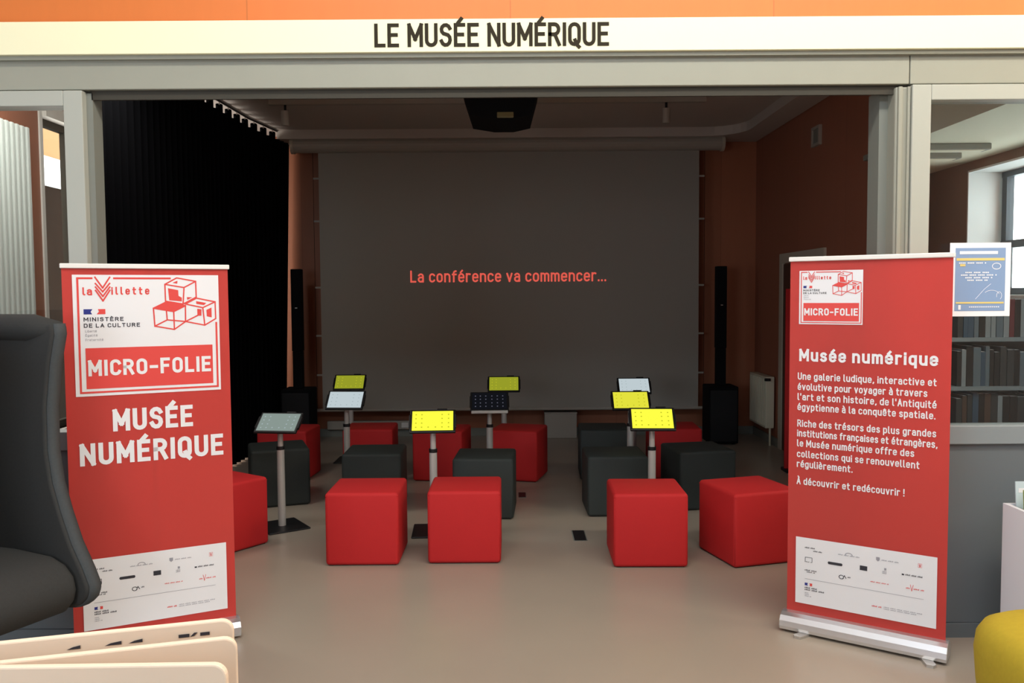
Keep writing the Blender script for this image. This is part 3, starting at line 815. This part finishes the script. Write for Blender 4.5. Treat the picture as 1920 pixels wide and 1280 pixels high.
def floor_socket(x, y, s, label):
    t = thing('floor_socket', label, 'floor socket', (x, y, 0), 0, 'dark floor sockets')
    link('lid', bx(-.04*s, .04*s, -.12*s, .12*s, 0, .004), 'black', t)
    link('rim', bx(-.047*s, .047*s, -.127*s, .127*s, 0, .002), 'frame_dark', t)
floor_socket(.452, 5.77, 1.0, 'dark floor socket lid between the two pairs of front red cubes')
floor_socket(.075, 6.97, .7, 'dark floor socket lid on the aisle beside the middle grey cube')

# ------------------------------------------------------------------ left bay: ribbed radiator, outside
t = thing('ribbed_radiator', 'tall ribbed white radiator on the wall behind the left glass', 'radiator', (-3.975, 6.5, 0))
ph = bx(.02, .05, -.75, .52, .35, 3.03); link('backplate', ph, 'ribbed', t)
for k in range(18):
    link('rib', bx(.045, .085, -.75+k*.0705, -.75+k*.0705+.045, .35, 3.03, bev=.012), 'ribbed', t)
link('wall_bracket', bx(0, .022, -.4, .3, 1.2, 2.2), 'metal', t)
t = thing('neighbour_building', 'orange brick building with a white band, outside the left window', 'building', (-6.5, 12, 0))
link('lower_cladding', bx(-.4, 0, -8, 10, -.5, 3.22), 'facade_dark', t)
link('white_band', bx(-.4, .06, -8, 10, 3.22, 3.62), 'facade_white', t)
link('brick_wall', bx(-.4, 0, -8, 10, 3.62, 7.5), 'facade', t)

# ------------------------------------------------------------------ right bay: ceiling lights, bookcase, books
for k, y in enumerate((6.55, 6.15)):
    t = thing('ceiling_light', 'slim ceiling light bar behind the right glass, the ' + ('lower and farther' if k == 0 else 'upper and nearer') + ' of two', 'ceiling light', (3.2, y, 2.70), 0, 'slim ceiling light bars')
    link('housing', bx(-.5, .2, -.06, .06, -.045, 0, bev=.008), 'frame_dark', t)
    link('diffuser', bx(-.46, .16, -.045, .045, -.05, -.044), 'bay', t)

YS = 4.75
t = thing('bookcase', 'blue-grey bookcase with three rows of books behind the right glass', 'bookcase', (2.85, YS, 0))
for x in (-.6, .78): link('side_panel', bx(x, x+.025, 0, .30, 0, 1.56), 'shelf', t)
for z in (.04, .30, .585, .855, 1.12, 1.395):
    link('shelf', bx(-.575, .78, 0, .28, z-.022, z), 'shelf', t)
link('back_panel', bx(-.6, .805, .285, .305, 0, 1.56), 'panel', t)
BC = {'dark grey': (.045, .05, .055), 'slate blue': (.05, .10, .16), 'pale grey': (.30, .34, .37), 'dark red': (.16, .03, .04), 'black': (.015, .016, .018), 'brown': (.10, .06, .045), 'blue-grey': (.14, .19, .23), 'white': (.5, .53, .55)}
BM = {k: mat('book_' + k.replace(' ', '_').replace('-', '_'), tuple(c*.6 for c in v) + (1,), .5) for k, v in BC.items()}
bp = {}
def book(x, z, w, h, d, c, label):
    key = c
    if key not in bp:
        root = thing('book', label, 'book', (x, YS+.03, z), 0, 'books in the bookcase behind the right glass')
        root.scale = (w, d, h)
        link('cover', bx(0, 1, 0, 1, 0, 1), BM[c], root)
        link('page_block', bx(.12, .88, .03, .99, .985, 1.004), 'bin', root)
        bp[key] = root; return
    r = dup(bp[key], (x, YS+.03, z), 0, label); r.scale = (w, d, h)
ROWS = {'top': (1.395, .155, ['dark grey', 'slate blue', 'slate blue', 'blue-grey', 'black', 'pale grey', 'pale grey', 'blue-grey', 'pale grey', 'dark red', 'black', 'pale grey', 'dark grey', 'pale grey', 'blue-grey', 'black', 'brown', 'pale grey']),
        'middle': (1.12, .25, ['black', 'pale grey', 'black', 'blue-grey', 'slate blue', 'blue-grey', 'black', 'black', 'dark grey', 'dark grey', 'black', 'blue-grey', 'pale grey', 'pale grey', 'black', 'dark grey', 'blue-grey', 'brown']),
        'lower': (.855, .25, ['dark grey', 'brown', 'dark grey', 'slate blue', 'black', 'brown', 'dark grey', 'pale grey', 'black', 'black', 'dark grey', 'black', 'blue-grey', 'blue-grey', 'dark grey', 'black', 'slate blue', 'dark grey'])}
ORD = ['first', 'second', 'third', 'fourth', 'fifth', 'sixth', 'seventh', 'eighth', 'ninth', 'tenth', 'eleventh', 'twelfth', 'thirteenth', 'fourteenth', 'fifteenth', 'sixteenth', 'seventeenth', 'eighteenth']
for rn, (z, hmax, cs) in ROWS.items():
    x = 2.50
    for k, c in enumerate(cs):
        w = random.uniform(.022, .042); h = hmax*random.uniform(.74, .93)
        if rn == 'top': h = random.uniform(.19, .235)*.95
        book(x, z, w, h, random.uniform(.15, .21), c, '%s book, %s from the left on the %s visible shelf behind the glass' % (c, ORD[k], rn))
        x += w + random.choice((.001, .002, .004))

# ------------------------------------------------------------------ poster on the right glass
t = thing('poster', 'blue and white printed notice taped on the right glass above the bookcase', 'poster', (2.184, YW-.022, 1.707), 0)
link('paper', bx(-.142, .142, 0, .0015, -.171, .171), 'poster_white', t)
b = nb(); rect(b, -.117, -.146, .117, .147); ar = link('blue_print', b, 'poster_blue', t, loc=(0, -.001, 0))
b = nb()
for v0, v1 in ((.088, .100), (-.112, -.104)): rect(b, -.112, v0, .112, v1)
rect(b, -.095, .062, -.07, .072)
link('yellow_lines', b, 'poster_yellow', ar, loc=(0, -.001, 0))
b = nb()
rect(b, -.098, .118, .080, .132)
for v, a, c in ((.074, -.10, .03), (.030, -.07, .05), (.018, -.09, .08), (.006, -.07, .06), (-.006, -.06, .04)):
    n = int((c-a)/.008)
    for k in range(n):
        if k % 5 != 4: rect(b, a+k*.008, v, a+k*.008+.006, v+.006)
stroke(b, arc(.075, .062, .020, .014, 0, 360, 16), .003); stroke(b, [(-.02, -.09), (.02, -.045), (.05, -.02)], .002); stroke(b, arc(.055, -.07, .035, .02, 150, 10), .002)
stroke(b, arc(.09, -.075, .012, .018, -60, 200), .002)
rect(b, -.100, -.140, -.088, -.118)
for k in range(16): rect(b, -.05+k*.009, -.130, -.05+k*.009+.006, -.125)
link('white_lettering', b, 'poster_white', ar, loc=(0, -.001, 0))

# ------------------------------------------------------------------ charcoal high-back armchair
P0 = Vector((-1.7212, 3.5, 0)); fx = Vector((.9, -.43, 0)).normalized()
ca = thing('armchair', 'charcoal high-back lounge armchair with curved wing, in front of the MUSÉE NUMÉRIQUE banner', 'armchair', P0, math.atan2(fx.y, fx.x))
# local: +x = forward, +y = towards the wall
RIM = [(.366, -.13), (.374, -.075), (.392, -.032), (.418, -.002), (.445, .010), (.47, .012), (.534, -.022), (.639, -.090), (.758, -.144), (.88, -.190), (1.015, -.213), (1.197, -.210), (1.379, -.180), (1.50, -.145), (1.545, -.150)]
def plan(vf, off):
    """outline in plan from the far wing's front edge round the back to the near wing's front edge, moved inwards by off"""
    rb = .26 - off; x0 = -.86 + off; yo = 0 - off; yn = -.80 + off
    pts = [(vf, yo), (vf*.66+(x0+rb)*.34, yo), (vf*.33+(x0+rb)*.67, yo)]
    pts += [(x0+rb+rb*math.cos(R(t)), yo-rb+rb*math.sin(R(t))) for t in range(90, 181, 15)]
    pts += [(x0+rb+rb*math.cos(R(t)), yn+rb+rb*math.sin(R(t))) for t in range(180, 271, 15)]
    pts += [(vf*.33+(x0+rb)*.67, yn), (vf*.66+(x0+rb)*.34, yn), (vf, yn)]
    return pts
b = nb(); TH = .078
rows = []
for z, vf in RIM:
    rows.append(([b.verts.new((x, y, z)) for x, y in plan(vf, 0)], [b.verts.new((x, y, z)) for x, y in plan(vf, TH)]))
n = len(rows[0][0])
for (o0, i0), (o1, i1) in zip(rows, rows[1:]):
    for k in range(n-1):
        b.faces.new((o0[k], o0[k+1], o1[k+1], o1[k])); b.faces.new((i0[k+1], i0[k], i1[k], i1[k+1]))
    b.faces.new((o0[0], o1[0], i1[0], i0[0])); b.faces.new((o1[-1], o0[-1], i0[-1], i1[-1]))
for k in range(n-1):
    b.faces.new((rows[-1][0][k], rows[-1][0][k+1], rows[-1][1][k+1], rows[-1][1][k]))
    b.faces.new((rows[0][0][k+1], rows[0][0][k], rows[0][1][k], rows[0][1][k+1]))
bmesh.ops.recalc_face_normals(b, faces=b.faces[:])
es = [e for e in b.edges if len(e.link_faces) == 2 and e.calc_face_angle() > R(50)]
bmesh.ops.bevel(b, geom=es, offset=.014, segments=3, affect='EDGES', profile=.5)
sh = link('shell', b, 'chair', ca, smooth=True)
# edge strip on each wing front, colour lightened for the light there
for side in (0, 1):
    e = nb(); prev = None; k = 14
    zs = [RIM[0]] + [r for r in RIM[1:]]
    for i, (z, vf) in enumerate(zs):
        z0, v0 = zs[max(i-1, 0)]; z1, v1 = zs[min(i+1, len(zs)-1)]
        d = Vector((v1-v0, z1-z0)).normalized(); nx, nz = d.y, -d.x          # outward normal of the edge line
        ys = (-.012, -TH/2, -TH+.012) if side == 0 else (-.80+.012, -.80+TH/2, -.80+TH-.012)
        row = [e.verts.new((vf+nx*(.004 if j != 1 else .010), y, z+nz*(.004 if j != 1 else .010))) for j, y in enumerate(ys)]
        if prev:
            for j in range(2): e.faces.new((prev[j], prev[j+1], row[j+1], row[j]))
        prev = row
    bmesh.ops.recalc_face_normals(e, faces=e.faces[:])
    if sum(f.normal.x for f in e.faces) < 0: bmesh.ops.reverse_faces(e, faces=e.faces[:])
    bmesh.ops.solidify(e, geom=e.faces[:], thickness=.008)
    tag(link('lit_wing_edge', e, 'chair_rim_lit', ca, smooth=True), 'wing edge with the light on it painted in')
# padded roll along the top of the shell
tp = plan(-.150, TH*.55)
b = nb()
ring = []
for i, (x, y) in enumerate(tp):
    a = Vector(tp[max(i-1, 0)]); c = Vector(tp[min(i+1, len(tp)-1)]); d = (c-a).normalized(); nn = Vector((-d.y, d.x))
    e = .55 if i in (0, len(tp)-1) else 1
    ring.append([b.verts.new((x+nn.x*.058*e*math.cos(R(t)), y+nn.y*.058*e*math.cos(R(t)), 1.522+.062*e*math.sin(R(t)))) for t in range(0, 360, 24)])
for a, c in zip(ring, ring[1:]):
    for k in range(15): b.faces.new((a[k], a[(k+1) % 15], c[(k+1) % 15], c[k]))
b.faces.new(ring[0][::-1]); b.faces.new(ring[-1])
bmesh.ops.recalc_face_normals(b, faces=b.faces[:])
link('top_roll', b, 'chair', ca, smooth=True)
# seat cushion with a fat rolled front
prof = [(-.78, .36), (-.15, .345), (-.085, .365), (-.04, .41), (-.025, .46), (-.04, .515), (-.09, .56), (-.17, .585), (-.40, .59), (-.78, .57)]
b = nb(); prism(b, prof, -TH-.64, -TH-.004, axis='y')
es = [e for e in b.edges if len(e.link_faces) == 2 and e.calc_face_angle() > R(60)]
bmesh.ops.bevel(b, geom=es, offset=.03, segments=4, affect='EDGES', profile=.5)
link('seat', b, 'chair', ca, smooth=True)
b = tube(nb(), (-.45, -.40, .03), (-.45, -.40, .36), .045, 18)
link('pedestal', b, 'metal', ca)
link('base_disc', tube(nb(), (-.45, -.40, 0), (-.45, -.40, .03), .27, 36), 'black', ca)

# ------------------------------------------------------------------ cream divider boards in a book bin, lower left
def rounded(w, z0, z1, r=.022):
    return [(-w, z0), (0, z0), (0, z1-r)] + [(-r+r*math.cos(R(t)), z1-r+r*math.sin(R(t))) for t in range(15, 90, 15)] + [(-r, z1), (-w, z1)]
def board(x, y, rz, z1, label, th=.014):
    t = thing('divider_board', label, 'divider board', (x, y, 0), R(rz), 'cream boards in the book bin')
    b = nb(); prism(b, rounded(.62, .62, z1), -th/2, th/2, axis='y')
    es = [e for e in b.edges if len(e.link_faces) == 2 and e.calc_face_angle() > R(60)]
    bmesh.ops.bevel(b, geom=es, offset=.003, segments=2, affect='EDGES', profile=.5)
    link('board', b, 'cream', t)
    return t
A = board(-.506, 1.512, 15.6, 1.072, 'rearmost cream divider board with scraps of black lettering, bottom left')
b = nb()
for u0, u1, k in ((-.273, -.251, 1), (-.213, -.186, 1), (-.175, -.152, 1), (-.093, -.061, 2), (-.057, -.041, 0)):
    v = 1.0485
    if k == 0: rect(b, u0, v, u1, v+.006)
    elif k == 1: poly(b, [(u0, v), (u1, v), (u1, v+.006), (u0+.010, v+.004)])
    else:
        rect(b, u0, v, u0+.018, v+.006); poly(b, [(u0+.019, v), (u0+.026, v+.001), (u1, v+.007), (u1-.006, v+.007), (u0+.022, v+.003)])
tag(link('lettering', b, 'black_ink', A, loc=(0, -.0085, 0)), 'scraps of black lettering')
board(-.478, 1.443, 15.6, 1.067, 'middle cream divider board with a rounded corner, tallest at its right end')
board(-.453, 1.318, 1.0, 1.074, 'nearest cream divider board along the bottom left edge of the picture')
t = thing('book_bin', 'pale wooden book bin holding the three cream divider boards', 'book bin', (0, 0, 0))
link('front_board', bx(-1.25, -.40, 1.10, 1.12, .55, .86), 'wood', t)
link('rear_board', bx(-1.25, -.40, 1.60, 1.62, .55, .86), 'wood', t)
link('side_board', bx(-.42, -.40, 1.12, 1.60, .55, .86), 'wood', t); link('side_board', bx(-1.25, -1.23, 1.12, 1.60, .55, .86), 'wood', t)
link('bottom_board', bx(-1.23, -.42, 1.12, 1.60, .60, .62), 'wood', t)
for x in (-1.25, -.44):
    for y in (1.10, 1.58): link('leg', bx(x, x+.04, y, y+.04, 0, .55), 'wood', t)

# ------------------------------------------------------------------ right foreground: white display bin, magazines, yellow pouf
t = thing('display_bin', 'white magazine display bin at the right edge behind the yellow pouf', 'display bin', (2.225, 3.30, 0))
link('side_panel', bx(0, .02, 0, .53, 0, .692), 'bin', t); link('side_panel', bx(.68, .70, 0, .53, 0, .692), 'bin', t)
link('front_panel', bx(.02, .68, 0, .02, 0, .62), 'bin', t); link('back_panel', bx(.02, .68, .51, .53, 0, .692), 'bin', t)
link('floor_panel', bx(.02, .68, .02, .51, .44, .46), 'bin', t)
MAG = [('pale blue', (.55, .65, .70), .46, .80), ('green', (.25, .32, .10), .40, .775), ('white', (.75, .72, .68), .35, .785), ('black and pink', (.04, .04, .06), .30, .755)]
for k, (nm, c, yy, zz) in enumerate(MAG):
    t = thing('magazine', '%s magazine standing in the white display bin, %s from the back' % (nm, ORD[k]), 'magazine', (2.257, 3.30+yy, 0), 0, 'magazines in the display bin')
    mm = mat('magazine_' + nm.replace(' ', '_'), c + (1,), .35)
    b = bx(0, .21, -.003, .003, .462, zz); b.transform(Matrix.Translation((0, 0, .462)) @ Matrix.Rotation(R(-6), 4, 'X') @ Matrix.Translation((0, 0, -.462)))
    link('cover', b, mm, t)
    b = bx(.012, .2, -.0042, -.0032, zz-.05, zz-.03); b.transform(Matrix.Translation((0, 0, .462)) @ Matrix.Rotation(R(-6), 4, 'X') @ Matrix.Translation((0, 0, -.462)))
    link('title_bar', b, 'white_print' if k != 2 else 'red_ink', t)

t = thing('yellow_pouf', 'mustard yellow rounded pouf at the bottom right corner', 'pouf', (2.025, 2.87, 0))
b = nb(); N = 40; rings = []
for rr, z in ((.0, .0), (.26, .0), (.305, .02), (.33, .10), (.345, .22), (.352, .32), (.345, .38), (.325, .415), (.285, .437), (.20, .449), (.10, .453), (.0, .454)):
    z *= 1.045
    if rr == 0: rings.append([b.verts.new((0, 0, z))]); continue
    rg = []
    for k in range(N):
        a = 2*math.pi*k/N; c, s = math.cos(a), math.sin(a); e = .62
        rg.append(b.verts.new((rr*math.copysign(abs(c)**e, c), rr*math.copysign(abs(s)**e, s), z)))
    rings.append(rg)
for a, c in zip(rings, rings[1:]):
    for k in range(N):
        if len(a) == 1: b.faces.new((a[0], c[(k+1) % N], c[k]))
        elif len(c) == 1: b.faces.new((a[k], a[(k+1) % N], c[0]))
        else: b.faces.new((a[k], a[(k+1) % N], c[(k+1) % N], c[k]))
link('cover', b, 'yellow_fabric', t, smooth=True)
